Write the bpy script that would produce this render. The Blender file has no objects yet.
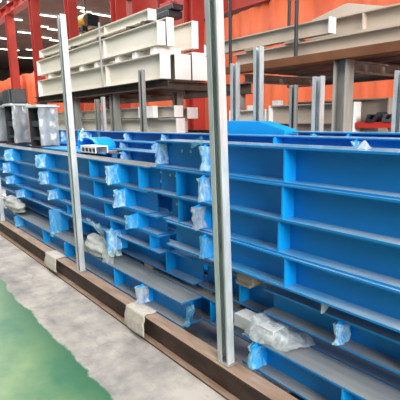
import bpy, bmesh, math, random
from mathutils import Vector, Matrix, noise
random.seed(7)
S = bpy.context.scene
COL = S.collection

# ------------------------------------------------------------------ materials
def new_mat(name):
    m = bpy.data.materials.new(name); m.use_nodes = True
    nt = m.node_tree
    return m, nt, nt.nodes['Principled BSDF']

def mat(name, c1, c2=None, rough=.5, metal=0., scale=6., stretch=(1, 1, 1), detail=5, lo=.35, hi=.65, bump=0., bscale=40., spec=.5, coat=0.):
    m, nt, b = new_mat(name)
    b.inputs['Roughness'].default_value = rough
    b.inputs['Metallic'].default_value = metal
    b.inputs['Specular IOR Level'].default_value = spec
    b.inputs['Coat Weight'].default_value = coat
    b.inputs['Base Color'].default_value = (*c1, 1)
    tc = nt.nodes.new('ShaderNodeTexCoord')
    if c2:
        mp = nt.nodes.new('ShaderNodeMapping'); mp.inputs['Scale'].default_value = stretch
        nz = nt.nodes.new('ShaderNodeTexNoise'); nz.inputs['Scale'].default_value = scale; nz.inputs['Detail'].default_value = detail
        rp = nt.nodes.new('ShaderNodeValToRGB')
        rp.color_ramp.elements[0].position = lo; rp.color_ramp.elements[0].color = (*c1, 1)
        rp.color_ramp.elements[1].position = hi; rp.color_ramp.elements[1].color = (*c2, 1)
        nt.links.new(tc.outputs['Object'], mp.inputs['Vector'])
        nt.links.new(mp.outputs['Vector'], nz.inputs['Vector'])
        nt.links.new(nz.outputs['Fac'], rp.inputs['Fac'])
        nt.links.new(rp.outputs['Color'], b.inputs['Base Color'])
    if bump:
        n2 = nt.nodes.new('ShaderNodeTexNoise'); n2.inputs['Scale'].default_value = bscale; n2.inputs['Detail'].default_value = 4
        bp = nt.nodes.new('ShaderNodeBump'); bp.inputs['Strength'].default_value = bump; bp.inputs['Distance'].default_value = .02
        nt.links.new(tc.outputs['Object'], n2.inputs['Vector'])
        nt.links.new(n2.outputs['Fac'], bp.inputs['Height'])
        nt.links.new(bp.outputs['Normal'], b.inputs['Normal'])
    return m

BLUE = mat('blue_paint', (.0004, .215, .60), (.0006, .245, .66), .42, scale=2.5, stretch=(1, 1, 2), bump=.04, bscale=60)
BLUEP = mat('blue_paint_lit_plate', (.0008, .31, .80), (.001, .35, .86), .4, scale=8)  # brighter copy of the blue: lit side of the stiffeners put into colour
BTOP = mat('blue_dust_and_sheen_top', (.08, .32, .58), (.40, .47, .51), .25, scale=2.2, stretch=(.7, 3, 1), lo=.40, hi=.66, spec=.8)  # dust, plus the grazing sheen lightened into the base colour
GTOP = mat('bare_grey_top', (.20, .225, .235), (.29, .30, .295), .42, metal=.15, scale=5, stretch=(.5, 4, 1), lo=.3, hi=.7)
STEEL = mat('galvanised_post', (.52, .56, .57), (.70, .735, .75), .36, metal=.4, scale=9, stretch=(3, 3, .6))
RUSTPOST = mat('grey_post_paint', (.19, .20, .19), (.29, .29, .27), .55, scale=5, stretch=(3, 3, .6))
RAILTOP = mat('rail_top_steel', (.25, .155, .10), (.40, .29, .215), .55, scale=6, stretch=(.8, 4, 1), lo=.3, hi=.7)  # paler brown for the up-facing rail faces
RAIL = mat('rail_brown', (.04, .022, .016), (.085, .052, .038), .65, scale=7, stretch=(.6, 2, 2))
BROWN = mat('brown_primer', (.13, .042, .014), (.19, .07, .025), .55, scale=3)
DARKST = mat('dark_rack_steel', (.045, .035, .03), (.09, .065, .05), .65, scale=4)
CREAM = mat('cream_paint', (.66, .61, .53), (.73, .69, .61), .5, scale=1.5, stretch=(.6, 2, 2))
BEIGE = mat('beige_paint', (.47, .39, .32), (.55, .47, .40), .5, scale=1.5, stretch=(.6, 2, 2))
WHITE = mat('white_and_lit_ends', (.87, .86, .83), (.92, .91, .89), .45, scale=5)  # white parts; also whitens cream end plates, painting in their lit side
RED = mat('red_column_paint', (.36, .03, .022), (.44, .048, .035), .55, scale=1.2)
BRED = mat('bright_red_paint', (.62, .035, .02), None, .45)
BLACK = mat('black_steel', (.016, .018, .022), (.035, .038, .045), .42, scale=12)
DGREY = mat('dark_grey_steel', (.05, .055, .065), (.085, .09, .10), .45, scale=10)
LGREY = mat('light_grey_plate', (.50, .53, .54), (.64, .66, .66), .5, scale=8)
WOOD = mat('dunnage_wood', (.25, .195, .145), (.36, .29, .225), .75, scale=5, stretch=(1, 6, 6))
PAD = mat('beige_pad', (.46, .42, .36), (.54, .50, .44), .85, scale=30, bump=.2, bscale=80)
YELLOW = mat('yellow_hoist_paint', (.62, .33, .015), None, .45)
CEIL = mat('ceiling_dark', (.075, .05, .045), (.12, .085, .075), .8, scale=.4)
ROD = mat('dark_rod', (.04, .042, .045), None, .5, metal=.5)

def curtain_mat():
    m, nt, b = new_mat('orange_curtain'); b.inputs['Roughness'].default_value = .6
    tc = nt.nodes.new('ShaderNodeTexCoord'); mp = nt.nodes.new('ShaderNodeMapping'); mp.inputs['Scale'].default_value = (1.6, 1, .12)
    nz = nt.nodes.new('ShaderNodeTexNoise'); nz.inputs['Scale'].default_value = 1.2; nz.inputs['Detail'].default_value = 5
    rp = nt.nodes.new('ShaderNodeValToRGB')
    rp.color_ramp.elements[0].position = .3; rp.color_ramp.elements[0].color = (.62, .10, .035, 1)
    rp.color_ramp.elements[1].position = .72; rp.color_ramp.elements[1].color = (.78, .18, .07, 1)
    nt.links.new(tc.outputs['Object'], mp.inputs['Vector']); nt.links.new(mp.outputs['Vector'], nz.inputs['Vector'])
    nt.links.new(nz.outputs['Fac'], rp.inputs['Fac']); nt.links.new(rp.outputs['Color'], b.inputs['Base Color'])
    return m
CURTAIN = curtain_mat()

def film_mat(name, col, a0, a1, scale, stretch=(1, 1, .35)):
    m, nt, b = new_mat(name)
    b.inputs['Base Color'].default_value = (*col, 1); b.inputs['Roughness'].default_value = .22
    b.inputs['Specular IOR Level'].default_value = .7
    out = nt.nodes['Material Output']
    tr = nt.nodes.new('ShaderNodeBsdfTransparent'); mx = nt.nodes.new('ShaderNodeMixShader')
    tc = nt.nodes.new('ShaderNodeTexCoord'); mp = nt.nodes.new('ShaderNodeMapping'); mp.inputs['Scale'].default_value = stretch
    nz = nt.nodes.new('ShaderNodeTexNoise'); nz.inputs['Scale'].default_value = scale; nz.inputs['Detail'].default_value = 6
    nz.inputs['Distortion'].default_value = .8
    mr = nt.nodes.new('ShaderNodeMapRange'); mr.inputs['From Min'].default_value = .35; mr.inputs['From Max'].default_value = .68
    mr.inputs['To Min'].default_value = a0; mr.inputs['To Max'].default_value = a1
    bp = nt.nodes.new('ShaderNodeBump'); bp.inputs['Strength'].default_value = .7; bp.inputs['Distance'].default_value = .02
    L = nt.links.new
    L(tc.outputs['Object'], mp.inputs['Vector']); L(mp.outputs['Vector'], nz.inputs['Vector'])
    L(nz.outputs['Fac'], mr.inputs['Value']); L(nz.outputs['Fac'], bp.inputs['Height']); L(bp.outputs['Normal'], b.inputs['Normal'])
    L(mr.outputs['Result'], mx.inputs['Fac']); L(tr.outputs['BSDF'], mx.inputs[1]); L(b.outputs['BSDF'], mx.inputs[2])
    L(mx.outputs['Shader'], out.inputs['Surface'])
    return m
FILM = film_mat('clear_film', (.62, .90, 1.0), .06, .78, 26)
FILMB = film_mat('blue_tint_film', (.22, .66, .90), .08, .66, 26)
FILMG = film_mat('grey_film', (.50, .55, .57), .42, .9, 18, (1, 1, 1))
FILMW = film_mat('white_film', (.52, .58, .62), .4, .92, 14, (1.5, 1.5, .25))

FILMS = film_mat('smooth_pale_film', (.50, .54, .57), .42, .88, 5, (1, 1, .4))
def lamp_mat():
    m, nt, b = new_mat('strip_light_glow')
    b.inputs['Base Color'].default_value = (.9, .9, .85, 1)
    b.inputs['Emission Color'].default_value = (1, .95, .85, 1); b.inputs['Emission Strength'].default_value = 5
    return m
GLOW = lamp_mat()

def floor_mat():
    m, nt, b = new_mat('concrete_and_green_epoxy'); N = nt.nodes.new; L = nt.links.new
    tc = N('ShaderNodeTexCoord'); sp = N('ShaderNodeSeparateXYZ'); L(tc.outputs['Object'], sp.inputs['Vector'])
    n1 = N('ShaderNodeTexNoise'); n1.inputs['Scale'].default_value = 3.2; n1.inputs['Detail'].default_value = 4; n1.inputs['Roughness'].default_value = .5
    L(tc.outputs['Object'], n1.inputs['Vector'])
    ma = N('ShaderNodeMath'); ma.operation = 'MULTIPLY_ADD'; ma.inputs[1].default_value = .20; L(n1.outputs['Fac'], ma.inputs[0]); L(sp.outputs['Y'], ma.inputs[2])
    gt = N('ShaderNodeMapRange'); gt.inputs['From Min'].default_value = 1.085; gt.inputs['From Max'].default_value = 1.10; L(ma.outputs[0], gt.inputs['Value'])
    # green coat, scuffed pale
    n2 = N('ShaderNodeTexNoise'); n2.inputs['Scale'].default_value = 1.6; n2.inputs['Detail'].default_value = 7; n2.inputs['Roughness'].default_value = .6
    L(tc.outputs['Object'], n2.inputs['Vector'])
    r2 = N('ShaderNodeValToRGB'); e = r2.color_ramp.elements
    e[0].position = .36; e[0].color = (.022, .145, .07, 1); e[1].position = .68; e[1].color = (.19, .30, .125, 1); L(n2.outputs['Fac'], r2.inputs['Fac'])
    # darker rim of thick fresh coat along the edge
    rim = N('ShaderNodeMapRange'); rim.inputs['From Min'].default_value = .86; rim.inputs['From Max'].default_value = 1.08; L(ma.outputs[0], rim.inputs['Value'])
    mg = N('ShaderNodeMixRGB'); mg.inputs['Color2'].default_value = (.016, .115, .052, 1); L(r2.outputs['Color'], mg.inputs['Color1'])
    rs = N('ShaderNodeMath'); rs.operation = 'MULTIPLY'; rs.inputs[1].default_value = .8; L(rim.outputs['Result'], rs.inputs[0]); L(rs.outputs[0], mg.inputs['Fac'])
    # concrete
    n3 = N('ShaderNodeTexNoise'); n3.inputs['Scale'].default_value = 2.4; n3.inputs['Detail'].default_value = 9; n3.inputs['Roughness'].default_value = .65
    L(tc.outputs['Object'], n3.inputs['Vector'])
    r3 = N('ShaderNodeValToRGB'); e = r3.color_ramp.elements
    e[0].position = .33; e[0].color = (.17, .165, .16, 1); e[1].position = .62; e[1].color = (.45, .41, .37, 1); L(n3.outputs['Fac'], r3.inputs['Fac'])
    # hairline cracks and scuffs
    mpv = N('ShaderNodeMapping'); L(tc.outputs['Object'], mpv.inputs['Vector'])
    n5 = N('ShaderNodeTexNoise'); n5.inputs['Scale'].default_value = 4; n5.inputs['Detail'].default_value = 4; L(tc.outputs['Object'], n5.inputs['Vector'])
    mxv = N('ShaderNodeMixRGB'); mxv.inputs['Fac'].default_value = .25; L(mpv.outputs['Vector'], mxv.inputs['Color1']); L(n5.outputs['Color'], mxv.inputs['Color2'])
    vo = N('ShaderNodeTexVoronoi'); vo.feature = 'DISTANCE_TO_EDGE'; vo.inputs['Scale'].default_value = 1.1; L(mxv.outputs['Color'], vo.inputs['Vector'])
    cr = N('ShaderNodeMapRange'); cr.inputs['From Min'].default_value = 0; cr.inputs['From Max'].default_value = .012; cr.inputs['To Min'].default_value = .35; cr.inputs['To Max'].default_value = 0; L(vo.outputs['Distance'], cr.inputs['Value'])
    mp4 = N('ShaderNodeMapping'); mp4.inputs['Scale'].default_value = (2.2, 9, 1); mp4.inputs['Rotation'].default_value = (0, 0, .25); L(tc.outputs['Object'], mp4.inputs['Vector'])
    n4 = N('ShaderNodeTexNoise'); n4.inputs['Scale'].default_value = 3; n4.inputs['Detail'].default_value = 3; L(mp4.outputs['Vector'], n4.inputs['Vector'])
    sc = N('ShaderNodeMapRange'); sc.inputs['From Min'].default_value = .64; sc.inputs['From Max'].default_value = .74; sc.inputs['To Max'].default_value = .5; L(n4.outputs['Fac'], sc.inputs['Value'])
    mxm = N('ShaderNodeMath'); mxm.operation = 'MAXIMUM'; L(cr.outputs['Result'], mxm.inputs[0]); L(sc.outputs['Result'], mxm.inputs[1])
    mc = N('ShaderNodeMixRGB'); mc.inputs['Color2'].default_value = (.17, .15, .13, 1); L(mxm.outputs[0], mc.inputs['Fac']); L(r3.outputs['Color'], mc.inputs['Color1'])
    mx = N('ShaderNodeMixRGB'); L(gt.outputs['Result'], mx.inputs['Fac']); L(mg.outputs['Color'], mx.inputs['Color1']); L(mc.outputs['Color'], mx.inputs['Color2'])
    L(mx.outputs['Color'], b.inputs['Base Color'])
    rr = N('ShaderNodeMapRange'); rr.inputs['To Min'].default_value = .38; rr.inputs['To Max'].default_value = .75; L(gt.outputs['Result'], rr.inputs['Value']); L(rr.outputs['Result'], b.inputs['Roughness'])
    return m
FLOOR = floor_mat()

# ------------------------------------------------------------------ mesh helpers
class MB:
    def __init__(s): s.bm = bmesh.new()
    def box(s, a, b, mi=0):
        x0, y0, z0 = a; x1, y1, z1 = b
        v = [s.bm.verts.new(p) for p in ((x0,y0,z0),(x1,y0,z0),(x1,y1,z0),(x0,y1,z0),(x0,y0,z1),(x1,y0,z1),(x1,y1,z1),(x0,y1,z1))]
        for f in ((0,3,2,1),(4,5,6,7),(0,1,5,4),(1,2,6,5),(2,3,7,6),(3,0,4,7)):
            s.bm.faces.new([v[i] for i in f]).material_index = mi
        return s
    def prism(s, pts, axis, a, b, mi=0):
        def P(u, w, t):
            return {'X': (t, u, w), 'Y': (u, t, w), 'Z': (u, w, t)}[axis]
        A = [s.bm.verts.new(P(u, w, a)) for u, w in pts]; B = [s.bm.verts.new(P(u, w, b)) for u, w in pts]
        n = len(pts)
        s.bm.faces.new(A).material_index = mi; s.bm.faces.new(B[::-1]).material_index = mi
        for i in range(n):
            s.bm.faces.new((A[i], B[i], B[(i+1) % n], A[(i+1) % n])).material_index = mi
        return s
    def cyl(s, p, q, r, n=12, mi=0, r2=None):
        p = Vector(p); q = Vector(q); d = (q-p).normalized(); r2 = r if r2 is None else r2
        u = d.orthogonal().normalized(); w = d.cross(u)
        A = [s.bm.verts.new(p + (u*math.cos(t)+w*math.sin(t))*r) for t in [2*math.pi*i/n for i in range(n)]]
        B = [s.bm.verts.new(q + (u*math.cos(t)+w*math.sin(t))*r2) for t in [2*math.pi*i/n for i in range(n)]]
        s.bm.faces.new(A[::-1]).material_index = mi; s.bm.faces.new(B).material_index = mi
        for i in range(n): s.bm.faces.new((A[i], A[(i+1) % n], B[(i+1) % n], B[i])).material_index = mi
        return s
    def sheet(s, fn, nu, nv):
        g = [[s.bm.verts.new(fn(i/nu, j/nv)) for j in range(nv+1)] for i in range(nu+1)]
        for i in range(nu):
            for j in range(nv): s.bm.faces.new((g[i][j], g[i+1][j], g[i+1][j+1], g[i][j+1]))
        return s
    def obj(s, name, mats, parent=None, bevel=0, smooth=False, top=None, origin=None, solid=0):
        bmesh.ops.recalc_face_normals(s.bm, faces=s.bm.faces)
        if top is not None:
            for f in s.bm.faces:
                if f.normal.z > .9: f.material_index = top
        if smooth:
            for f in s.bm.faces: f.smooth = True
        me = bpy.data.meshes.new(name)
        if origin is not None:
            bmesh.ops.translate(s.bm, verts=s.bm.verts, vec=-Vector(origin))
        s.bm.to_mesh(me); s.bm.free()
        o = bpy.data.objects.new(name, me); COL.objects.link(o)
        for m in (mats if isinstance(mats, (list, tuple)) else [mats]): me.materials.append(m)
        if origin is not None: o.location = origin
        if parent: o.parent = parent
        if bevel:
            b = o.modifiers.new('edge', 'BEVEL'); b.width = bevel; b.segments = 2; b.limit_method = 'ANGLE'
        if solid:
            b = o.modifiers.new('thickness', 'SOLIDIFY'); b.thickness = solid; b.offset = 0
        return o

def tag(o, label, cat, group=None, kind=None):
    if label: o['label'] = label
    if cat: o['category'] = cat
    if group: o['group'] = group
    o['kind'] = kind or 'thing'
    return o
def root(name, label, cat, loc, group=None):
    o = bpy.data.objects.new(name, None); COL.objects.link(o); o.location = loc; o.empty_display_size = .1
    return tag(o, label, cat, group)
def part(mb, name, mats, r, **k):
    """part in the root's own coordinates: the mesh was drawn in world coordinates"""
    bmesh.ops.translate(mb.bm, verts=mb.bm.verts, vec=-world_loc(r))
    return mb.obj(name, mats, r, **k)
def world_loc(o):
    v = Vector(o.location)
    while o.parent: o = o.parent; v += Vector(o.location)
    return v

def iprofile(y0, y1, z0, z1, tf, tw):
    yc = (y0+y1)/2
    return [(y0,z0),(y1,z0),(y1,z0+tf),(yc+tw/2,z0+tf),(yc+tw/2,z1-tf),(y1,z1-tf),(y1,z1),(y0,z1),(y0,z1-tf),(yc-tw/2,z1-tf),(yc-tw/2,z0+tf),(y0,z0+tf)]

def rnd(p, a, f=18.):
    v = Vector(p)
    n = noise.noise_vector(v*f)*a + noise.noise_vector(v*f*2.7 + Vector((5, 1, 2)))*a*.5
    return (p[0]+n.x, p[1]+n.y, p[2]+n.z)

def film_wrap(x, yf, z0, z1, par, m=None, depth=.085, flare=.018, gap=.006, name='film_wrap', amp=.012):
    hw = .006+gap
    path = [(x+hw+.004, yf+depth), (x+hw, yf+depth*.5), (x+hw, yf+.01), (x+hw*.7, yf-.012), (x-hw*.7, yf-.014), (x-hw, yf+.008), (x-hw-.004, yf+depth*.6)]
    def fn(u, v):
        t = u*(len(path)-1); i = min(int(t), len(path)-2); k = t-i
        px = path[i][0]*(1-k)+path[i+1][0]*k; py = path[i][1]*(1-k)+path[i+1][1]*k
        e = abs(v-.5)*2
        fl = 1+flare/.012*max(0, e-.55)
        px = x+(px-x)*fl; py = py - .012*max(0, e-.6) + .012*noise.noise(Vector((x*31, v*5, z0*17)))
        z = z0+(z1-z0)*v
        q = rnd((px, py, z), amp)
        return (max(q[0], x+.0065) if px > x+.004 else q[0], q[1], q[2])
    mb = MB().sheet(fn, 14, 14)
    return part(mb, name, m or FILM, par, smooth=True)

def blue_beam(label, x0, x1, yf, z0, z1, stiff=(), w=.19, top=BTOP, name='blue_steel_beam', group='blue painted steel beams stacked in the rack', holes=(), tf=.011, body=BLUE, cat='beam'):
    r = root(name, label, cat, ((x0+x1)/2, yf+w/2, z0), group)
    part(MB().prism(iprofile(yf, yf+w, z0, z1, tf, .008), 'X', x0, x1), 'beam_body', [body, top], r, top=1)
    yc = yf+w/2
    for st in stiff:
        x, pro = st[0], st[1]; fm = st[2] if len(st) > 2 else None
        zt = z1-tf; zb = z0+tf
        if pro > 0:
            pts = [(yc-.004, zb), (yf, zb), (yf-pro, zb+.012), (yf-pro, zt-.012), (yf, zt), (yc-.004, zt)]
        else: pts = [(yc-.004, zb), (yf-pro+.002, zb), (yf-pro+.002, zt), (yc-.004, zt)]
        s = part(MB().prism(pts, 'X', x-.005, x+.005), 'stiffener_plate', BLUEP, r)
        if fm:
            f = film_wrap(x, yf-max(pro, 0), zb+.012, zt-.012, r, fm)
            f.parent = s; f.location = (0, 0, 0)
    for hx, hz in holes:
        part(MB().cyl((hx, yc-.0045, hz), (hx, yc-.006, hz), .011, 12), 'bolt_hole_light', LGREY, r)  # pale discs painted for light showing through the holes
    return r

def channel_post(label, xc, y0, zb, zt, lean=0, wx=.086, dy=.05, m=STEEL, base=True, name='rack_post', group='upright channel posts of the beam rack'):
    r = root(name, label, 'post', (xc, y0+dy/2, zb), group)
    t = .008; a = xc-wx/2; b = xc+wx/2
    l = .40*wx; t2 = .004; l2 = .012     # lipped channel: broad lip, open slot, narrow lip
    pts = [(a, y0), (a+l, y0), (a+l, y0+t2), (a+t2, y0+t2), (a+t2, y0+dy-t2), (b-t2, y0+dy-t2), (b-t2, y0+t2), (b-l2, y0+t2), (b-l2, y0), (b, y0), (b, y0+dy), (a, y0+dy)]
    part(MB().prism(pts, 'Z', zb+.006, zt), 'channel', m, r)
    if base: part(MB().box((a-.012, y0-.012, zb), (b+.012, y0+dy+.008, zb+.006)), 'base_plate', RUSTPOST, r)
    r.rotation_euler = (0, lean, 0)
    return r

# ------------------------------------------------------------------ setting
fl = MB().box((-95, -6, -.2), (14, 46, 0)).obj('floor', FLOOR); tag(fl, 'grey concrete floor strip beside scuffed green painted floor', None, kind='structure')
def cur(u, v):
    x = -46+u*62; z = v*4.55
    y = 9.05+.05*math.sin(x*6.3+1.5*math.sin(x*1.7))*(.35+.65*v)+.03*math.sin(x*17+z)
    return (x, y, z+(.05*math.sin(x*2.1) if v == 1 else 0))
MBc = MB().sheet(cur, 620, 6).obj('wall_back', CURTAIN, smooth=True, solid=.02); tag(MBc, 'orange partition curtain wall behind the racks', None, kind='structure')
c = MB().box((-95, 9.3, 12), (0, 46, 12.2)).obj('ceiling', CEIL); tag(c, 'dark roof of the far bay with strip lights', None, kind='structure')
c = MB().box((-95, 45.8, 0), (0, 46, 12)).obj('wall_far', CEIL); tag(c, 'dark far wall of the neighbouring bay', None, kind='structure')
c = MB().box((-95, 9.3, 0), (-94.8, 45.8, 12)).obj('wall_left', CEIL); tag(c, 'dark end wall of the neighbouring bay', None, kind='structure')

# red columns
cols = [(-29.1, 'bright red steel column farthest left, under the crane girder'), (-24.6, 'red steel column just left of the stacked cream beams'),
        (-19.8, 'red steel column right behind the tall left post top'), (-15.4, 'red steel column rising above the middle of the cream beams'),
        (-10.8, 'red steel column behind the right ends of the cream beams')]
for x, lab in cols:
    r = root('red_column', lab, 'column', (x, 8.5, 0), 'red steel columns along the curtain')
    part(MB().prism([(v, u) for u, v in iprofile(8.28, 8.72, x-.22, x+.22, .03, .03)], 'Z', .03, 8.0), 'shaft', RED, r)
    part(MB().box((x-.35, 8.2, 0), (x+.35, 8.8, .03)), 'base_plate', RED, r)
def girder(label, x0, x1, y, z0, z1):
    r = root('crane_girder', label, 'girder', ((x0+x1)/2, y, z0), 'red crane girders')
    part(MB().prism(iprofile(y-.25, y+.25, z0, z1, .04, .03), 'X', x0, x1), 'girder_body', RED, r)
    n = int((x1-x0)/1.6)
    for k in range(n):
        x = x0+(k+.5)*(x1-x0)/n
        part(MB().box((x-.01, y-.25, z0+.04), (x+.01, y-.015, z1-.04)), 'web_stiffener', RED, r)
girder('dark red girder running above the orange curtain at top centre', -16, 3, 9.2, 4.62, 6.3)
girder('high red girder slanting across the top left corner', -44, -20, 8.5, 8.005, 8.55)
girder('red girder crossing low in the far bay at left', -88, -34, 20, 6.2, 7.4)

lights = [(-44.4,16.9,2.6),(-49.6,18,1),(-50.5,19.5,1.3),(-55.8,20.5,1.2),(-57.1,22.2,1.6),(-54,17.4,1.6),(-59.1,16.5,1.4),(-46.3,12.9,1),(-47.7,14.7,.9),(-41.5,12.7,1.2),(-41.5,11.2,.7),
          (-74.7,23.7,3.2),(-39.7,17.9,1),(-41.2,20.8,2.2),(-41.7,23.2,1.5),(-40.8,19,1),(-45.8,20.1,.9),(-36.3,20.9,1.4),(-67.6,19.4,2.5),(-66.1,22.5,2.5),(-34.5,23.5,2),(-52,23,1.6)]
for x, y, l in lights:
    r = root('strip_light', 'short glowing strip light under the dark far roof', 'light', (x, y, 12), 'strip lights of the far bay')
    part(MB().box((x-.14, y-l/2-.05, 11.86), (x+.14, y+l/2+.05, 11.995)), 'housing', LGREY, r)
    part(MB().box((x-.12, y-l/2, 11.80), (x+.12, y+l/2, 11.86)), 'diffuser', GLOW, r)

# hoists
r = root('yellow_hoist', 'small yellow and black electric hoist hanging behind the cream beams', 'hoist', (-24.9, 11.5, 6.6))
part(MB().cyl((-25.3, 11.5, 7.25), (-24.2, 11.5, 7.25), .42, 20), 'drum_housing', YELLOW, r, bevel=.03)
part(MB().cyl((-25.8, 11.5, 7.25), (-25.3, 11.5, 7.25), .36, 20), 'motor', BLACK, r, bevel=.02)
part(MB().box((-24.2, 11.15, 6.85), (-23.8, 11.85, 7.5)), 'control_box', BLACK, r, bevel=.02)
part(MB().box((-25.6, 11.05, 6.62), (-24.3, 11.4, 6.95)), 'lower_sheave', BLACK, r, bevel=.03)
part(MB().cyl((-24.75, 11.5, 7.6), (-24.75, 11.5, 11.99), .05), 'suspension_rod', ROD, r)
part(MB().cyl((-24.75, 11.25, 6.62), (-24.75, 11.25, 6.3), .06).cyl((-24.75, 11.25, 6.35), (-24.5, 11.25, 6.15), .07), 'hook', YELLOW, r)
r = root('dark_hook_block', 'dark crane hook block hanging above the cream beams near top centre', 'hoist', (-8.25, 5.8, 3.75))
part(MB().box((-8.6, 5.65, 3.90), (-7.9, 5.95, 4.02)).box((-8.5, 5.6, 3.76), (-8.0, 6.0, 3.90)), 'block', BLACK, r, bevel=.02)
part(MB().box((-8.45, 5.7, 4.02), (-8.05, 5.9, 4.10)), 'cheek_plate', RED, r, bevel=.01)
for dx in (-.52, .3): part(MB().cyl((-8.25+dx*.8, 5.8, 4.07), (-8.25+dx*.8, 5.8, 6.5), .012, 8), 'wire_rope', ROD, r)
girder('dark red bridge girder overhead carrying the hook block', -10, -6, 5.8, 6.5, 7.2)

# ------------------------------------------------------------------ rack base
def rail(label, x0, x1, y0, y1, z1, z0=0, name='rack_rail'):
    r = root(name, label, 'rail', ((x0+x1)/2, (y0+y1)/2, z0), 'brown base rails of the beam rack')
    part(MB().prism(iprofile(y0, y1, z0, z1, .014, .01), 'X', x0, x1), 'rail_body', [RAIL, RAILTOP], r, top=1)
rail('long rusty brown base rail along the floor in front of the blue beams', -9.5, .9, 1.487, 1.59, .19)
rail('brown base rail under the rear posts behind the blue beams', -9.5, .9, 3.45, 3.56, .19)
for x in (-8.2, -5.55, -3.45, -1.35, .5):
    r = root('rack_sleeper', 'brown cross sleeper on the floor under the lowest blue beams', 'sleeper', (x, 2.5, 0), 'cross sleepers of the beam rack')
    part(MB().prism([(u, v) for u, v in iprofile(x-.05, x+.05, 0, .18, .012, .01)], 'Y', 1.6, 3.44), 'sleeper_body', RAIL, r)

channel_post('grey channel post cut off by the left edge, lower than its neighbours', -6.55, 1.518, .19, .86)
channel_post('tall pale channel post left of centre in front of blue beams', -3.775, 1.518, .19, 2.50, -.014, wx=.08)
channel_post('tallest channel post, centre of photo, running out of the top', -1.715, 1.518, .19, 2.9, -.037, wx=.09)
channel_post('grey channel post right of centre, taller of the rear pair', -3.34, 3.475, .19, 2.34, wx=.10, dy=.06)
channel_post('grey channel post right of centre, shorter of the rear pair', -3.705, 3.475, .19, 2.21, wx=.10, dy=.06)
channel_post('thin dark post before the cream beams left of centre', -5.74, 3.475, .19, 2.33, wx=.10, dy=.06, m=RUSTPOST)
channel_post('short thin post behind the tall left post', -7.30, 3.475, .19, 1.97, wx=.09, dy=.06, m=RUSTPOST)
channel_post('short pale post beside the other short thin post at left', -7.05, 3.475, .19, 2.0, wx=.07, dy=.05)

channel_post('thin grey post just left of the wide grey rack post', -2.56, 3.475, .19, 1.97, wx=.10, dy=.06)
channel_post('thin dark post between the dark rod and the thin grey post', -2.85, 3.475, .19, 1.91, wx=.07, dy=.05, m=RUSTPOST)
channel_post('pale grey post cut by the right photo edge', -1.77, 3.475, .19, 1.95, wx=.08, dy=.06)
# ------------------------------------------------------------------ front blue stack
C, B_, W_ = FILM, FILMB, FILMW
blue_beam('top beam of the right blue stack, pale top flange at eye level', -2.62, .9, 1.69, 1.262, 1.452, [(-1.43, 0), (-2.05, .03, C), (-.25, 0), (-2.605, 0, C)], holes=[(-2.42, 1.38), (-2.32, 1.38)])
blue_beam('second beam from the top of the right blue stack', -2.68, .9, 1.68, 1.068, 1.262, [(-1.43, 0), (-2.06, .03, C), (-2.36, 0), (-.25, 0)], holes=[(-2.56, 1.2), (-2.49, 1.2), (-2.45, 1.13)])
blue_beam('third beam from the top of the right blue stack', -2.56, .9, 1.69, .884, 1.068, [(-1.46, 0), (-2.12, .05, W_), (-2.36, 0), (-.3, 0)], holes=[(-2.5, .99), (-2.46, .99), (-2.42, .99)])
blue_beam('fourth beam from the top of the right blue stack, wooden block under it', -2.50, .9, 1.675, .705, .884, [(-1.40, 0), (-2.05, .03, B_), (-.2, 0)])
blue_beam('recessed blue beam under the right stack with film on one stiffener', -1.60, .9, 1.735, .48, .63, [(-1.1, .02, C), (-.75, 0)], top=GTOP)
blue_beam('lowest right blue beam with wide grey top flange, bottom right corner', -1.665, .9, 1.625, .18, .362, [(-1.55, .035, B_), (-1.0, 0), (-.4, 0)], w=.175, top=GTOP)

blue_beam('top beam of the left blue stack with grey dusty top flange', -8.0, -2.72, 1.69, 1.062, 1.252, [(-6.2, .10, C), (-4.90, .105, C), (-3.77, 0), (-3.20, .095, C), (-2.88, 0), (-7.3, 0)], top=GTOP)
blue_beam('second beam from the top of the left blue stack', -7.9, -2.76, 1.69, .884, 1.062, [(-6.35, .10, C), (-4.86, .10, C), (-3.70, 0), (-3.09, .10, C), (-7.2, 0)])
blue_beam('third beam from the top of the left blue stack', -7.8, -2.64, 1.69, .738, .884, [(-6.25, .10, C), (-4.62, .10, C), (-3.50, 0), (-2.91, .095, B_)])
blue_beam('fourth beam from the top of the left blue stack', -7.7, -2.62, 1.69, .60, .738, [(-5.85, .10, C), (-4.4, 0), (-3.4, 0), (-2.75, 0)])
blue_beam('recessed blue beam below the left stack, two big plates sticking out', -7.6, -2.35, 1.80, .405, .60, [(-4.3, 0), (-2.7, 0)], top=BTOP)
blue_beam('lowest left blue beam with wide grey top flange ending mid photo', -7.8, -2.235, 1.605, .18, .362, [(-6.0, .02, B_), (-4.28, .02), (-3.22, 0), (-2.74, .05, FILMW), (-5.0, 0)], w=.178, top=GTOP)
# second rows in the shade
blue_beam('blue beam in the shade behind the lowest right beam', -2.0, .9, 1.81, .18, .362, [(-.85, .02)], top=GTOP, w=.175)
blue_beam('blue beam in the shade behind the lowest left beam', -7.8, -2.05, 1.79, .18, .362, [(-2.45, 0), (-2.15, 0), (-3.6, 0)], top=GTOP, w=.175)
blue_beam('blue beam seen deep in the gap between the two lowest front beams', -2.33, -1.62, 1.83, .405, .60, [(-2.1, 0), (-1.9, 0)], top=GTOP)

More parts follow.
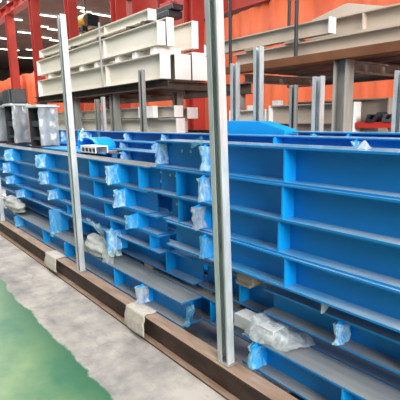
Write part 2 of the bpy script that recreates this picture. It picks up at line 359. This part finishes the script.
# dunnage
def dun(label, a, b):
    o = MB().box(a, b).obj('wooden_block', WOOD, bevel=.004, origin=((a[0]+b[0])/2, (a[1]+b[1])/2, a[2])); tag(o, label, 'block', 'wooden dunnage blocks')
dun('short wooden block jammed under the right blue stack beside the centre post', (-1.80, 1.71, .63), (-1.665, 1.87, .705))
def dun2(x, y0, y1, z0, z1, lab): dun(lab, (x-.05, y0, z0), (x+.05, y1, z1))
for x in (-.55, .3): dun2(x, 1.78, 1.92, .362, .48, 'wooden block in the shade under the recessed right blue beam')
for x in (-.5, .35): dun2(x, 1.74, 1.86, .63, .705, 'wooden block in the shade between right stack and recessed beam')
for x in (-6.9, -5.2, -3.0): dun2(x, 1.81, 1.98, .362, .405, 'wooden block in the shade under the recessed left blue beam')
dun2(-2.27, 1.86, 1.97, .362, .405, 'wooden block in the shade in the gap between left and right')
dun2(-1.98, 1.86, 1.97, .362, .405, 'wooden block in the shade behind the centre post')
dun('wooden packer holding the short block up behind the centre post', (-1.82, 1.72, .60), (-1.70, 1.99, .63))

# big protruding plates below the left stack (loose splice plates in film)
def loose_plate(label, x, y0, y1, z0, z1, tilt, fm):
    r = root('blue_splice_plate', label, 'plate', (x, (y0+y1)/2, z0), 'loose blue splice plates')
    part(MB().box((x-.006, y0, z0), (x+.006, y1, z1)), 'plate', BLUEP, r, bevel=.002)
    film_wrap(x, y0+.02, z0-.05, z1+.01, r, fm, depth=.10, flare=.02, gap=.01)
    r.rotation_euler = (0, 0, tilt)
loose_plate('large film wrapped blue plate hanging below the left stack, left of tall post', -4.66, 1.585, 1.79, .38, .63, -.10, FILMB)
loose_plate('bright blue plate with trailing film below the left stack, right of tall post', -3.30, 1.60, 1.79, .48, .655, -.12, FILM)

# ------------------------------------------------------------------ rows behind
blue_beam('blue beam in the second row, short length left of centre', -4.15, -3.08, 2.10, 1.12, 1.305, [(-3.85, .02, C), (-3.13, .0, C)])
blue_beam('blue beam in the second row under the flat bright plate', -8.0, -4.25, 2.08, 1.06, 1.248, [(-6.0, 0)], top=BTOP)
blue_beam('blue beam in the third row above the short second row length', -5.25, -2.75, 2.5, 1.16, 1.352, [(-4.62, 0, C), (-3.9, .02, C), (-3.72, 0)])
blue_beam('farthest long blue beam whose top edge runs behind the right stack', -6.25, .9, 2.92, 1.24, 1.436, [(-5.25, .02, C), (-4.35, .02, C), (-2.57, .03), (-1.78, .03, C), (-3.4, 0)])
blue_beam('short blue beam of the hindmost row, behind the right stack', -2.65, .9, 3.24, 1.27, 1.462, [(-2.4, .02, C), (-2.05, .03), (-1.55, .02), (-1.1, .02, C)])
blue_beam('blue beam at far left in the last row behind the dark bundles', -9.3, -6.4, 2.95, 1.22, 1.44, [(-8.6, 0, C), (-7.6, .02, C), (-6.9, .02), (-6.6, 0, C)])
def deep(label, x0, x1, y, z1, w=.3):
    r = root('blue_deep_girder', label, 'girder', ((x0+x1)/2, y+w/2, .18), 'deep blue girders in the inner rows')
    part(MB().prism(iprofile(y, y+w, .18, z1, .016, .012), 'X', x0, x1), 'girder_body', BLUE, r)
    for k in range(3):
        x = x0+(x1-x0)*(k+.5)/3
        part(MB().box((x-.006, y, .2), (x+.006, y+w/2-.006, z1-.016)), 'stiffener_plate', BLUEP, r)
deep('deep blue girder carrying the second row, hidden in the stack', -8.0, -2.9, 2.03, 1.06)
deep('deep blue girder carrying the third row, hidden in the stack', -5.3, .9, 2.44, 1.16)
deep('deep blue girder carrying the hindmost row, hidden in the stack', -2.65, .9, 3.22, 1.27, .2)
deep('deep blue girder carrying the farthest row, hidden in the stack', -9.3, .9, 2.87, 1.22)
for (x0, x1, y, z0, z1, lab) in ((-4.1, -3.1, 2.13, 1.06, 1.12, 'flat wooden packer under the short second row beam'),
                                 (-9.2, .8, 2.95, 1.22, 1.24, None)):
    if lab: dun(lab, (x0, y, z0), (x1, y+.1, z1))
for x in (-6.0, -3.6, -1.2): dun('thin wooden packer under the farthest long blue beam', (x-.05, 2.93, 1.22), (x+.05, 3.08, 1.24))

# bright flat plate and pieces lying on the second row
o = MB().box((-5.65, 1.90, 1.255), (-4.42, 2.30, 1.272)).obj('blue_flat_plate', BLUEP, bevel=.002, origin=(-5.1, 2.1, 1.255)); tag(o, 'bright blue flat plate lying flat behind the left top flange', 'plate')
mb = MB()
mb.box((-4.40, 1.89, 1.272), (-4.04, 1.90, 1.335)).box((-4.40, 2.02, 1.272), (-4.04, 2.03, 1.335)).box((-4.40, 1.89, 1.335), (-4.04, 2.03, 1.343))
r = root('white_slotted_bracket', 'short white bracket with dark slots lying on the left stack', 'bracket', (-4.22, 1.96, 1.272))
part(mb, 'bracket_body', WHITE, r)
for k in range(4):
    x = -4.35+k*.085
    part(MB().box((x, 1.885, 1.285), (x+.05, 1.891, 1.322)), 'slot', BLACK, r)
mb = MB().box((-4.3, 2.1, 1.255), (-3.98, 2.3, 1.272))
tag(mb.obj('packing_board', WOOD, origin=(-4.1, 2.2, 1.255)), 'thin board under the white slotted bracket', 'board')
r = root('blue_drum_cap', 'rounded blue plate bundle standing behind the tall left post', 'plate', (-4.72, 2.2, 1.272))
def arch(u, v):
    a = math.pi*u; return (-4.72+.24*math.cos(a), 2.1+.25*v, 1.272+.13*math.sin(a)**.6)
part(MB().sheet(arch, 20, 4), 'curved_plate', BLUEP, r, smooth=True, solid=.01)
part(MB().sheet(lambda u, v: rnd((-4.95+.14*u, 2.08+.12*v, 1.30+.13*math.sin(3.1*u)*math.sin(3.1*v)+.07), .03), 10, 10), 'film_scrap', FILM, r, smooth=True)

# dark wrapped column stubs
def stub(label, x0, x1, y0, y1, z0, z1, cap):
    r = root('dark_column_stub', label, 'column stub', ((x0+x1)/2, (y0+y1)/2, z0), 'film wrapped dark column stubs on the left stack')
    yc = (y0+y1)/2; t = .02
    part(MB().prism([(v, u) for u, v in iprofile(y0, y1, x0, x1, .02, .016)], 'Z', z0+.02, z1-.02), 'shaft', BLACK, r)
    part(MB().box((x0-.02, y0-.02, z0), (x1+.02, y1+.02, z0+.02)), 'base_plate', BLACK, r)
    part(MB().box((x0-.05, y0-.04, z1-.02), (x1+.07, y1+.05, z1)).box((x0-.03, y0-.02, z1), (x1+.03, y1+.02, z1+.015)), 'cap_plate', LGREY, r, bevel=.004)
    for h0, h1 in ((.28, .36), (.1, .14)): part(MB().box((x0+.02, y0+.03, z0+h0), (x1-.03, y0+.06, z0+h1)), 'bracket_plate', DGREY, r)
    def fn(u, v):
        return rnd((x1+.032+.01*math.sin(u*9), y0-.01+(y1-y0+.03)*u, z0+.03+(z1-z0-.05)*v), .012, 9)
    part(MB().sheet(fn, 14, 18), 'film_sheet', FILMS, r, smooth=True)
    if cap:
        part(MB().prism([(x0-.06, z1+.015), (x1+.06, z1+.015), (x1+.04, z1+.23), (x0, z1+.23)], 'Y', y0, y1), 'saddle', BLACK, r, bevel=.01)
        for k in range(5):
            xx = x0+(x1-x0)*(k+.5)/5
            part(MB().box((xx-.012, y0-.014, z1+.02), (xx+.012, y0, z1+.21)), 'saddle_rib', DGREY, r)
stub('film wrapped dark column stub at the left photo edge', -8.2, -7.86, 1.93, 2.15, 1.252, 1.86, True)
stub('middle film wrapped dark column stub with black saddle on top', -7.32, -6.93, 1.93, 2.15, 1.252, 1.86, True)
stub('right film wrapped dark column stub with bare grey cap plate', -6.16, -5.76, 1.93, 2.15, 1.252, 1.80, False)

# ------------------------------------------------------------------ loose films, pads, scraps
def soft(name, label, cat, fn, m, nu=22, nv=22, group=None, org=None, solid=0):
    o = MB().sheet(fn, nu, nv).obj(name, m, smooth=True, origin=org, solid=solid); tag(o, label, cat, group); return o
# grey channel pieces and film over the right bottom beam
r = root('grey_channel_offcut', 'light grey channel offcut poking out of film beside centre post', 'channel', (-1.6, 1.71, .364))
part(MB().prism([(1.66, .364), (1.76, .364), (1.76, .374), (1.67, .374), (1.67, .432), (1.76, .432), (1.76, .442), (1.66, .442)], 'X', -1.77, -1.46), 'channel', LGREY, r, bevel=.002)
o = MB().prism([(1.765, .362), (1.80, .362), (1.80, .40), (1.765, .40)], 'X', -1.74, -1.42).obj('grey_flat_bar', LGREY, bevel=.002, origin=(-1.6, 1.78, .362)); tag(o, 'pale flat bar lying behind the grey channel offcut', 'bar')
def fb(u, v):
    x = -1.655+.30*u+.05*v
    y = 1.632+.19*v
    k = min(1, v*3.4)
    h = .462*(1-u*.12) if u < .72 else .462*.914-(u-.72)*.2
    z = .372+(h-.372)*k**.8-.03*max(0, .25-v)*math.sin(u*3.1)
    q = rnd((x, y-.02*math.sin(u*5), z+.008*math.sin(u*13+v*3)), .006, 9)
    return rnd(q, .004, 30)
soft('plastic_film', 'large crumpled clear film draped over the grey offcut, right of centre post', 'film', fb, FILMG, 30, 26, 'loose packing films', (-1.5, 1.7, .4))
def scrap(cx, cy, cz, lx, ly, h, seed, droop=.0):
    def fn(u, v):
        e = min(u, 1-u, v, 1-v)*4
        z = cz+h*min(1, e)**.5*(1+.25*noise.noise(Vector((u*4+seed, v*4, seed))))-droop*max(0, .3-v)
        return rnd((cx+(u-.5)*lx+.03*noise.noise(Vector((v*3, seed, 1))), cy+(v-.5)*ly, z), .013, 12)
    return fn
def bundle(label, x, y, z, lx, ly, h, seed):
    o = None
    def fn(u, v):
        a = 2*math.pi*u; b = math.pi*(v-.5)
        cb = max(0, math.cos(b))**.6
        zz = h*.5*(1+math.sin(b)) * (1-.25*math.cos(a)*cb)
        crease = .009*math.sin(zz/h*15+1.2*math.sin(a+seed))
        k = 1+crease/.09
        return rnd((x+lx/2*cb*math.cos(a)*k+.10*zz, y+ly/2*cb*math.sin(a)*k, z+.004+max(0, zz)), .012, 10)
    o = MB().sheet(fn, 48, 26).obj('folded_grey_bag', PADG, smooth=True, origin=(x, y, z)); tag(o, label, 'bag', 'folded grey packing bags')
PADG = mat('grey_foam_film', (.30, .31, .30), (.44, .45, .44), .5, scale=9, stretch=(1, 1, 3), bump=.25, bscale=25)
bundle('folded grey packing bag lying right of the tall left post', -3.62, 1.66, .362, .40, .19, .16, 1)
bundle('folded grey packing bag lying at the far left edge', -6.25, 1.66, .362, .75, .19, .18, 4)
soft('plastic_film', 'small clear film scrap under the left stack beside the tall left post', 'film',
     lambda u, v: rnd((-3.72+.30*u, 1.60+.07*v, .70-.10*v-.13*max(0, u-.35)*v*2+.02*math.sin(u*8)), .02, 10), FILM, 16, 12, 'loose packing films', (-3.6, 1.63, .66))
soft('plastic_film', 'clear film tail hanging under the bright blue plate', 'film',
     lambda u, v: rnd((-3.42+.14*u, 1.60+.05*u, .50-.15*v), .02, 10), FILMG, 10, 14, 'loose packing films', (-3.35, 1.62, .44))
soft('plastic_film', 'clear film strip dangling from the end of the lowest left beam', 'film',
     lambda u, v: rnd((-2.225+.012*math.sin(6*v), 1.63+.07*u*(1-.5*v), .33-.15*v), .016, 12), FILMB, 10, 16, 'loose packing films', (-2.22, 1.66, .25))
soft('plastic_film', 'white film shred hanging under the right stack near lower right', 'film',
     lambda u, v: rnd((-1.19+.05*u*(1-.8*v), 1.71+.02*u, .705-.075*v), .008, 14), FILMW, 8, 10, 'loose packing films', (-1.16, 1.71, .65))
soft('plastic_film', 'tiny white film scrap on the right top flange', 'film',
     lambda u, v: rnd((-1.06+.05*u, 1.74+.05*v, 1.455+.035*math.sin(3.14*u)*math.sin(3.14*v)), .006, 20), FILMW, 10, 10, 'loose packing films', (-1.03, 1.76, 1.455))
soft('plastic_film', 'clear film flap trailing off the right stack end at eye level', 'film',
     lambda u, v: rnd((-2.16+.13*u, 1.655-.01*u, 1.462-.05*v+.035*u), .008, 14), FILMB, 10, 8, 'loose packing films', (-2.1, 1.66, 1.44))
# thin torn-edge board pieces between R1 and R2 left ends
def pad(label, xa, xb, drop):
    def fn(u, v):
        x = xa+(xb-xa)*u+.02*noise.noise(Vector((v*5, u*2, xa)))
        t = v*(.125+drop)
        if t < .115: y, z = 1.597-t, .1965
        else:
            y = 1.4815-.012*min(1, (t-.115)*12)-.01*math.sin(u*3.1)*(t-.115)/drop; z = .1965-(t-.115)
        return rnd((x+.03*(v-.4)*(u-.3), y, z), .0025, 20)
    soft('foam_pad', label, 'pad', fn, PAD, 14, 22, 'beige foam pads on the base rail', ((xa+xb)/2, 1.54, .19), solid=.004)
pad('beige foam pad draped over the brown rail below mid photo', -2.80, -2.53, .15)
pad('beige foam pad draped over the brown rail left of the tall left post', -4.58, -4.26, .13)

# ------------------------------------------------------------------ second rack (behind)
def hpost(label, x, y, zt, w=.15, m=RUSTPOST):
    r = root('storage_rack_post', label, 'post', (x, y, 0), 'posts of the storage rack behind')
    part(MB().prism([(v, u) for u, v in iprofile(y-w/2, y+w/2, x-w/2, x+w/2, .012, .009)], 'Z', .012, zt), 'shaft', m, r)
    part(MB().box((x-w/2-.03, y-w/2-.03, 0), (x+w/2+.03, y+w/2+.03, .012)), 'base_plate', m, r)
PGREY = mat('warm_grey_post', (.30, .285, .26), (.40, .385, .36), .5, scale=4, stretch=(3, 3, .6))
hpost('wide grey H shaped rack post at right under the brown shelf beam', -2.70, 4.12, 2.17, .15, PGREY)
hpost('dark rack post under the cream beams, right of the tall left post', -7.85, 4.15, 2.10)
hpost('dark rack post under the cream beams, just behind the tall left post', -9.75, 4.15, 2.10)
hpost('dark rack post under the right ends of the cream beams', -6.75, 4.9, 2.10)
hpost('dark rack post under the left ends of the cream beams', -11.9, 4.15, 2.10)
hpost('dark post of the storage rack outside right', .6, 4.12, 2.17)
hpost('dark rear post of the storage rack outside right', .6, 6.0, 2.09)
hpost('dark rear rack post deep under the brown beam', -4.9, 6.0, 2.09, .10)
hpost('dark rear rack post at far left', -11.9, 6.0, 2.04)
hpost('dark rear rack post behind the cream beam ends', -6.2, 6.0, 2.04)
def shelf_beam(label, a, b, m, axis='X', tf=.012, name='shelf_beam'):
    r = root(name, label, 'shelf beam', ((a[0]+b[0])/2, (a[1]+b[1])/2, a[2]), 'shelf beams of the storage rack')
    if axis == 'X': part(MB().prism(iprofile(a[1], b[1], a[2], b[2], tf, .01), 'X', a[0], b[0]), 'beam_body', m, r)
    else: part(MB().prism([(u, v) for u, v in iprofile(a[0], b[0], a[2], b[2], tf, .01)], 'Y', a[1], b[1]), 'beam_body', m, r)
def plain_beam(label, a, b, m, name='shelf_beam'):
    r = root(name, label, 'shelf beam', ((a[0]+b[0])/2, (a[1]+b[1])/2, a[2]), 'shelf beams of the storage rack')
    part(MB().box(a, b), 'beam_body', m, r, bevel=.004)
plain_beam('brown front shelf beam of the right storage rack', (-4.40, 3.98, 2.17), (.9, 4.16, 2.265), BROWN)
plain_beam('shade-darkened rear shelf beam of the right storage rack', (-5.0, 5.95, 2.09), (.9, 6.07, 2.265), DARKST)  # dark colour carries the shade beneath the load
shelf_beam('dark front shelf beam under the cream beams', (-12.2, 3.98, 2.10), (-5.9, 4.22, 2.24), DARKST)
shelf_beam('dark rear shelf beam under the cream beams', (-12.2, 5.93, 2.04), (-5.9, 6.07, 2.24), DARKST)
for x, lab in ((-2.7, 'grey cross beam from the wide grey post to the rear'), (-4.25, 'grey cross beam behind the rear post pair'), (-.9, 'dark cross beam at the right photo edge')):
    shelf_beam(lab, (x-.05, 4.2, 2.06), (x+.05, 5.94, 2.17), PGREY, 'Y')
for x in (-11.9, -10.6, -9.3, -7.9, -6.3):
    shelf_beam('dark cross beam in the shade under the cream beams', (x-.05, 4.23, 2.1), (x+.05, 5.92, 2.235), DARKST, 'Y')
for k in range(5):  # dark boards added so the underside of the load reads as shade
    plain_beam('added dark board giving the shade under the right storage rack load', (-4.3, 4.22+k*.345, 2.20), (.9, 4.50+k*.345, 2.262), DARKST)
shelf_beam('brown lower shelf beam behind the blue stacks', (-13, 4.235, 1.2), (.9, 4.37, 1.36), DARKST)
shelf_beam('brown lower rear shelf beam behind the blue stacks', (-13, 5.78, 1.2), (.9, 5.92, 1.36), DARKST)
for x in (-12, -9, -6.2, -4.4, -2.7, .5):
    shelf_beam('lower cross joist behind the blue stacks', (x-.05, 4.375, 1.22), (x+.05, 5.775, 1.355), DARKST, 'Y')

def load_beam(label, x0, x1, y0, y1, z0, z1, m=CREAM, ends=True, group='cream painted beams on the storage rack', tf=.014, name='cream_steel_beam', plates=(), em=None):
    r = root(name, label, 'beam', ((x0+x1)/2, (y0+y1)/2, z0), group)
    part(MB().prism(iprofile(y0+.01, y1-.01, z0, z1, tf, .012), 'X', x0+.02, x1-.02), 'beam_body', m, r)
    if ends:
        part(MB().box((x1-.02, y0, z0), (x1, y1, z1)), 'end_plate', em or WHITE, r, bevel=.003)
        part(MB().box((x0, y0, z0), (x0+.02, y1, z1)), 'end_plate', em or WHITE, r, bevel=.003)
    yc = (y0+y1)/2
    for x in plates: part(MB().box((x-.008, y0+.012, z0+tf), (x+.008, yc-.006, z1-tf)), 'stiffener_plate', m, r)
    return r
load_beam('front cream beam of the bottom tier on the left storage rack', -12.0, -6.08, 4.08, 4.28, 2.255, 2.67, plates=(-8.05, -10))
load_beam('cream beam of the bottom tier, wide white end, second from front', -12.0, -6.06, 4.36, 4.69, 2.255, 2.67)
load_beam('cream beam of the bottom tier, wide white end, rearmost', -12.0, -6.06, 4.73, 5.14, 2.255, 2.72)
load_beam('front cream beam of the middle tier on the left storage rack', -11.9, -6.10, 4.06, 4.21, 2.79, 3.16, plates=(-8.05,))
load_beam('second cream beam of the middle tier beside the front one', -11.9, -6.12, 4.26, 4.40, 2.79, 3.24)
load_beam('rear cream beam of the middle tier with white end near centre post', -11.5, -6.10, 4.77, 4.90, 2.79, 3.24)
load_beam('shallow cream beam lying alone on the top tier', -11.75, -6.42, 4.10, 4.26, 3.235, 3.41, plates=(-8.05,))
for x in (-11.2, -10.1, -9.25, -8.5, -7.6, -6.95, -6.35):
    o = MB().box((x-.06, 4.10, 2.67), (x+.06, 4.66, 2.79)).obj('white_spacer_block', WHITE, bevel=.006, origin=(x, 4.4, 2.67)); tag(o, 'white spacer block between bottom and middle tiers of cream beams', 'spacer', 'white spacers between cream beams')
for x, y in ((-7.0, 4.83), (-10.5, 4.83)):
    o = MB().box((x-.075, 4.74, 2.72), (x+.075, 4.95, 2.79)).obj('white_spacer_block', WHITE, bevel=.006, origin=(x, 4.83, 2.72)); tag(o, 'white spacer block under the rear middle tier cream beam', 'spacer', 'white spacers at the rear of the cream beams')
for x in (-11.3, -9.6, -8.3, -7.1, -6.6):
    o = MB().box((x-.04, 4.08, 3.16), (x+.04, 4.24, 3.235)).obj('dark_packer', DARKST, origin=(x, 4.16, 3.16)); tag(o, 'dark packer under the shallow top cream beam', 'spacer', 'packers under the top cream beam')
def rod(label, x, y, z0, z1, rad=.018, m=ROD):
    o = MB().cyl((x, y, z0), (x, y, z1), rad, 10).obj('upright_rod', m, origin=(x, y, z0)); tag(o, label, 'rod', 'upright rods on the storage racks')
rod('pale upright rod in front of the stacked cream beams', -8.07, 4.02, 2.24, 3.46, .02, PGREY)
rod('dark upright rod just right of the tall centre post', -4.33, 4.01, 2.265, 3.6, .022)
rod('dark upright rod before the long beige beam, right of centre', -3.25, 4.01, 2.265, 3.4, .022)
rod('dark upright rod standing behind the long beige beam at top right', -3.75, 4.48, 2.262, 3.4, .02)

# right upper load
G2 = 'beige beams on the right storage rack'
load_beam('lower pale beige beam resting on the brown shelf beam', -4.35, .9, 4.06, 4.20, 2.265, 2.42, BEIGE, False, G2, name='beige_steel_beam')
load_beam('beige beam beside the lower one, farther back', -4.2, .9, 4.55, 4.75, 2.265, 2.42, BEIGE, False, G2, name='beige_steel_beam')
load_beam('beige beam at the rear of the lower layer', -4.2, .9, 5.1, 5.3, 2.265, 2.42, BEIGE, False, G2, name='beige_steel_beam')
for x in (-3.35, -4.0, -1.2):
    o = MB().box((x-.09, 4.03, 2.42), (x+.09, 4.78, 2.46)).obj('wooden_block', WOOD, bevel=.004, origin=(x, 4.3, 2.42)); tag(o, 'flat wooden batten between the two layers of beige beams', 'block', 'battens between the beige beams')
load_beam('near beige beam of the upper layer, white plate on its right end', -4.92, -2.84, 4.05, 4.16, 2.46, 2.62, BEIGE, True, G2, name='beige_steel_beam')
load_beam('long beige beam of the upper layer reaching the right photo edge', -3.3, .9, 4.26, 4.42, 2.46, 2.655, BEIGE, False, G2, name='beige_steel_beam', plates=(-2.6,))
r = root('tapered_beam', 'tapered beige steel piece with raised peak on top of beige beams', 'beam', (-2.8, 4.5, 2.655))
part(MB().prism([(-3.28, 2.657), (-2.3, 2.657), (-2.40, 2.668), (-2.80, 2.775), (-2.85, 2.775), (-3.26, 2.69)], 'Y', 4.30, 4.42), 'tapered_body', BEIGE, r, bevel=.004)

# lower load, left
G3 = 'pale beams on the lower shelf behind'
load_beam('pale lower shelf beam, upper of two, ending in a tall white plate', -13, -5.95, 4.24, 4.42, 1.63, 1.82, CREAM, True, G3)
load_beam('pale lower shelf beam, lower of two, behind the blue rows', -13, -5.9, 4.24, 4.42, 1.36, 1.61, CREAM, True, G3)
load_beam('pale lower shelf beam farther back with white end by the red column', -12, -6.0, 4.55, 4.78, 1.60, 1.79, CREAM, True, G3)
load_beam('pale lower shelf beam farther back, bottom one', -12, -6.3, 4.55, 4.78, 1.36, 1.60, CREAM, True, G3)
o = MB().box((-6.95, 4.14, 1.625), (-6.45, 4.24, 1.83)).obj('white_splice_block', WHITE, bevel=.004, origin=(-6.7, 4.1, 1.625)); tag(o, 'white splice block on the face of the pale lower shelf beam', 'block')
# thin strips that separate the two lower beams
for x in (-12, -10, -8, -6.4):
    o = MB().box((x-.06, 4.25, 1.61), (x+.06, 4.41, 1.63)).obj('thin_spacer', DARKST, origin=(x, 4.23, 1.61)); tag(o, 'thin dark spacer between the two pale lower shelf beams', 'spacer', 'thin spacers on the lower shelf')
# lower load, right
load_beam('short pale lower shelf beam between the rear post pair', -4.6, -3.90, 4.23, 4.36, 1.36, 1.70, CREAM, True, G3)
load_beam('pale lower shelf beam left of the wide grey post', -3.84, -2.62, 4.22, 4.36, 1.53, 1.745, BEIGE, True, G3, plates=(-3.1,))
load_beam('pale lower shelf beam underneath, left of the wide grey post', -3.84, -2.62, 4.22, 4.36, 1.36, 1.53, BEIGE, True, G3)
load_beam('second pale lower shelf beam, taller, right of the wide grey post', -3.7, -2.35, 4.44, 4.58, 1.36, 1.78, BEIGE, True, G3, em=BEIGE)
o = MB().prism([(4.24, 1.47), (4.34, 1.47), (4.34, 1.48), (4.25, 1.48), (4.25, 1.52), (4.34, 1.52), (4.34, 1.53), (4.24, 1.53)], 'X', -2.6, .4).obj('red_channel', BRED, origin=(-1.5, 4.1, 1.47)); tag(o, 'bright red channel rail right of the wide grey post', 'channel')
for x in (-2.3, 0.2):
    o = MB().box((x-.05, 4.24, 1.36), (x+.05, 4.36, 1.47)).obj('wooden_block', WOOD, origin=(x, 4.1, 1.36)); tag(o, 'wooden block propping the bright red channel', 'block', 'blocks under the red channel')
for k, (x, m, lab) in enumerate(((-2.42, BLACK, 'dark channel offcut lying on the red channel'), (-2.24, DGREY, 'grey channel offcut lying right on the red channel'))):
    r = root('channel_offcut', lab, 'channel', (x, 4.1, 1.53))
    part(MB().prism([(x-.07, 1.53), (x+.03, 1.53), (x+.09, 1.60), (x+.06, 1.63), (x+.01, 1.56), (x-.04, 1.56), (x-.02, 1.60), (x-.05, 1.61)], 'Y', 4.23, 4.42), 'offcut_body', m, r)
o = MB().box((-2.6, 5.0, 1.36), (-1.9, 5.04, 1.80)).obj('white_board', WHITE, origin=(-2.2, 5.0, 1.36)); tag(o, 'white board standing at the right edge below the orange curtain', 'board')
for x, z, lab in ((-4.25, 1.70, 'small white block on the short pale beam'), (-3.80, 1.745, 'small white block on the pale beam near the rear posts')):
    o = MB().box((x, 4.24, z), (x+.11, 4.33, z+.06)).obj('small_white_block', WHITE, bevel=.003, origin=(x+.05, 4.28, z)); tag(o, lab, 'block')
# blue tapered plate behind the rear posts
r = root('blue_tapered_girder', 'blue girder with sloping top behind the rear post pair', 'girder', (-3.1, 3.25, 1.436))
part(MB().prism([(-3.62, 1.24), (-2.72, 1.24), (-2.72, 1.475), (-3.06, 1.56), (-3.62, 1.57)], 'Y', 3.22, 3.4), 'girder_body', BLUEP, r, bevel=.003)
part(MB().box((-3.62, 3.22, .18), (-2.72, 3.4, 1.24)), 'lower_web', BLUE, r)

# ------------------------------------------------------------------ light, world, camera
w = bpy.data.worlds.new('daylight'); S.world = w; w.use_nodes = True
bg = w.node_tree.nodes['Background']; bg.inputs['Color'].default_value = (.93, .97, 1, 1); bg.inputs['Strength'].default_value = .14
def area(name, loc, target, sx, sy, power, col=(1, 1, 1)):
    l = bpy.data.lights.new(name, 'AREA'); l.shape = 'RECTANGLE'; l.size = sx; l.size_y = sy; l.energy = power; l.color = col
    o = bpy.data.objects.new(name, l); COL.objects.link(o); o.location = loc
    o.rotation_euler = (Vector(target)-Vector(loc)).to_track_quat('-Z', 'Y').to_euler(); return o
area('hall_door_daylight', (13, 0, 6.2), (-5, 3, 1.4), 9, 6, 3300, (1, .98, .95))
area('bay_overhead_light', (-3, -1, 9), (-4, 3, 0), 14, 5, 620, (1, .98, .94))
area('bay_overhead_light', (-12, 1, 10), (-12, 5, 0), 14, 5, 900, (1, .98, .94))
area('bay_overhead_light', (-28, 2, 11), (-28, 6, 0), 16, 6, 1600, (1, .97, .92))  # unseen lamp added to brighten the red columns
area('far_bay_fill', (-45, 18, 11.5), (-45, 18, 0), 40, 18, 16000, (1, .95, .88))  # unseen area lamp added to lift the far bay beyond its strips

cam = bpy.data.cameras.new('camera'); co = bpy.data.objects.new('camera', cam); COL.objects.link(co)
cam.sensor_width = 36; cam.sensor_height = 36; cam.lens = 429/400*36; cam.clip_start = .05; cam.clip_end = 300
def d(px, py): return Vector((px-200, 200-py, -429)).normalized()
vx = -d(-150, 125); up = -d(248, 2490); up = (up-vx*up.dot(vx)).normalized(); vy = up.cross(vx)
R = Matrix((vx, vy, up))
co.matrix_world = Matrix.Translation((0, 0, 1.6)) @ R.to_4x4()
S.camera = co
S.view_settings.view_transform = 'Standard'; S.view_settings.look = 'None'; S.view_settings.gamma = 1; S.view_settings.use_curve_mapping = False
S.view_settings.exposure = 0.42
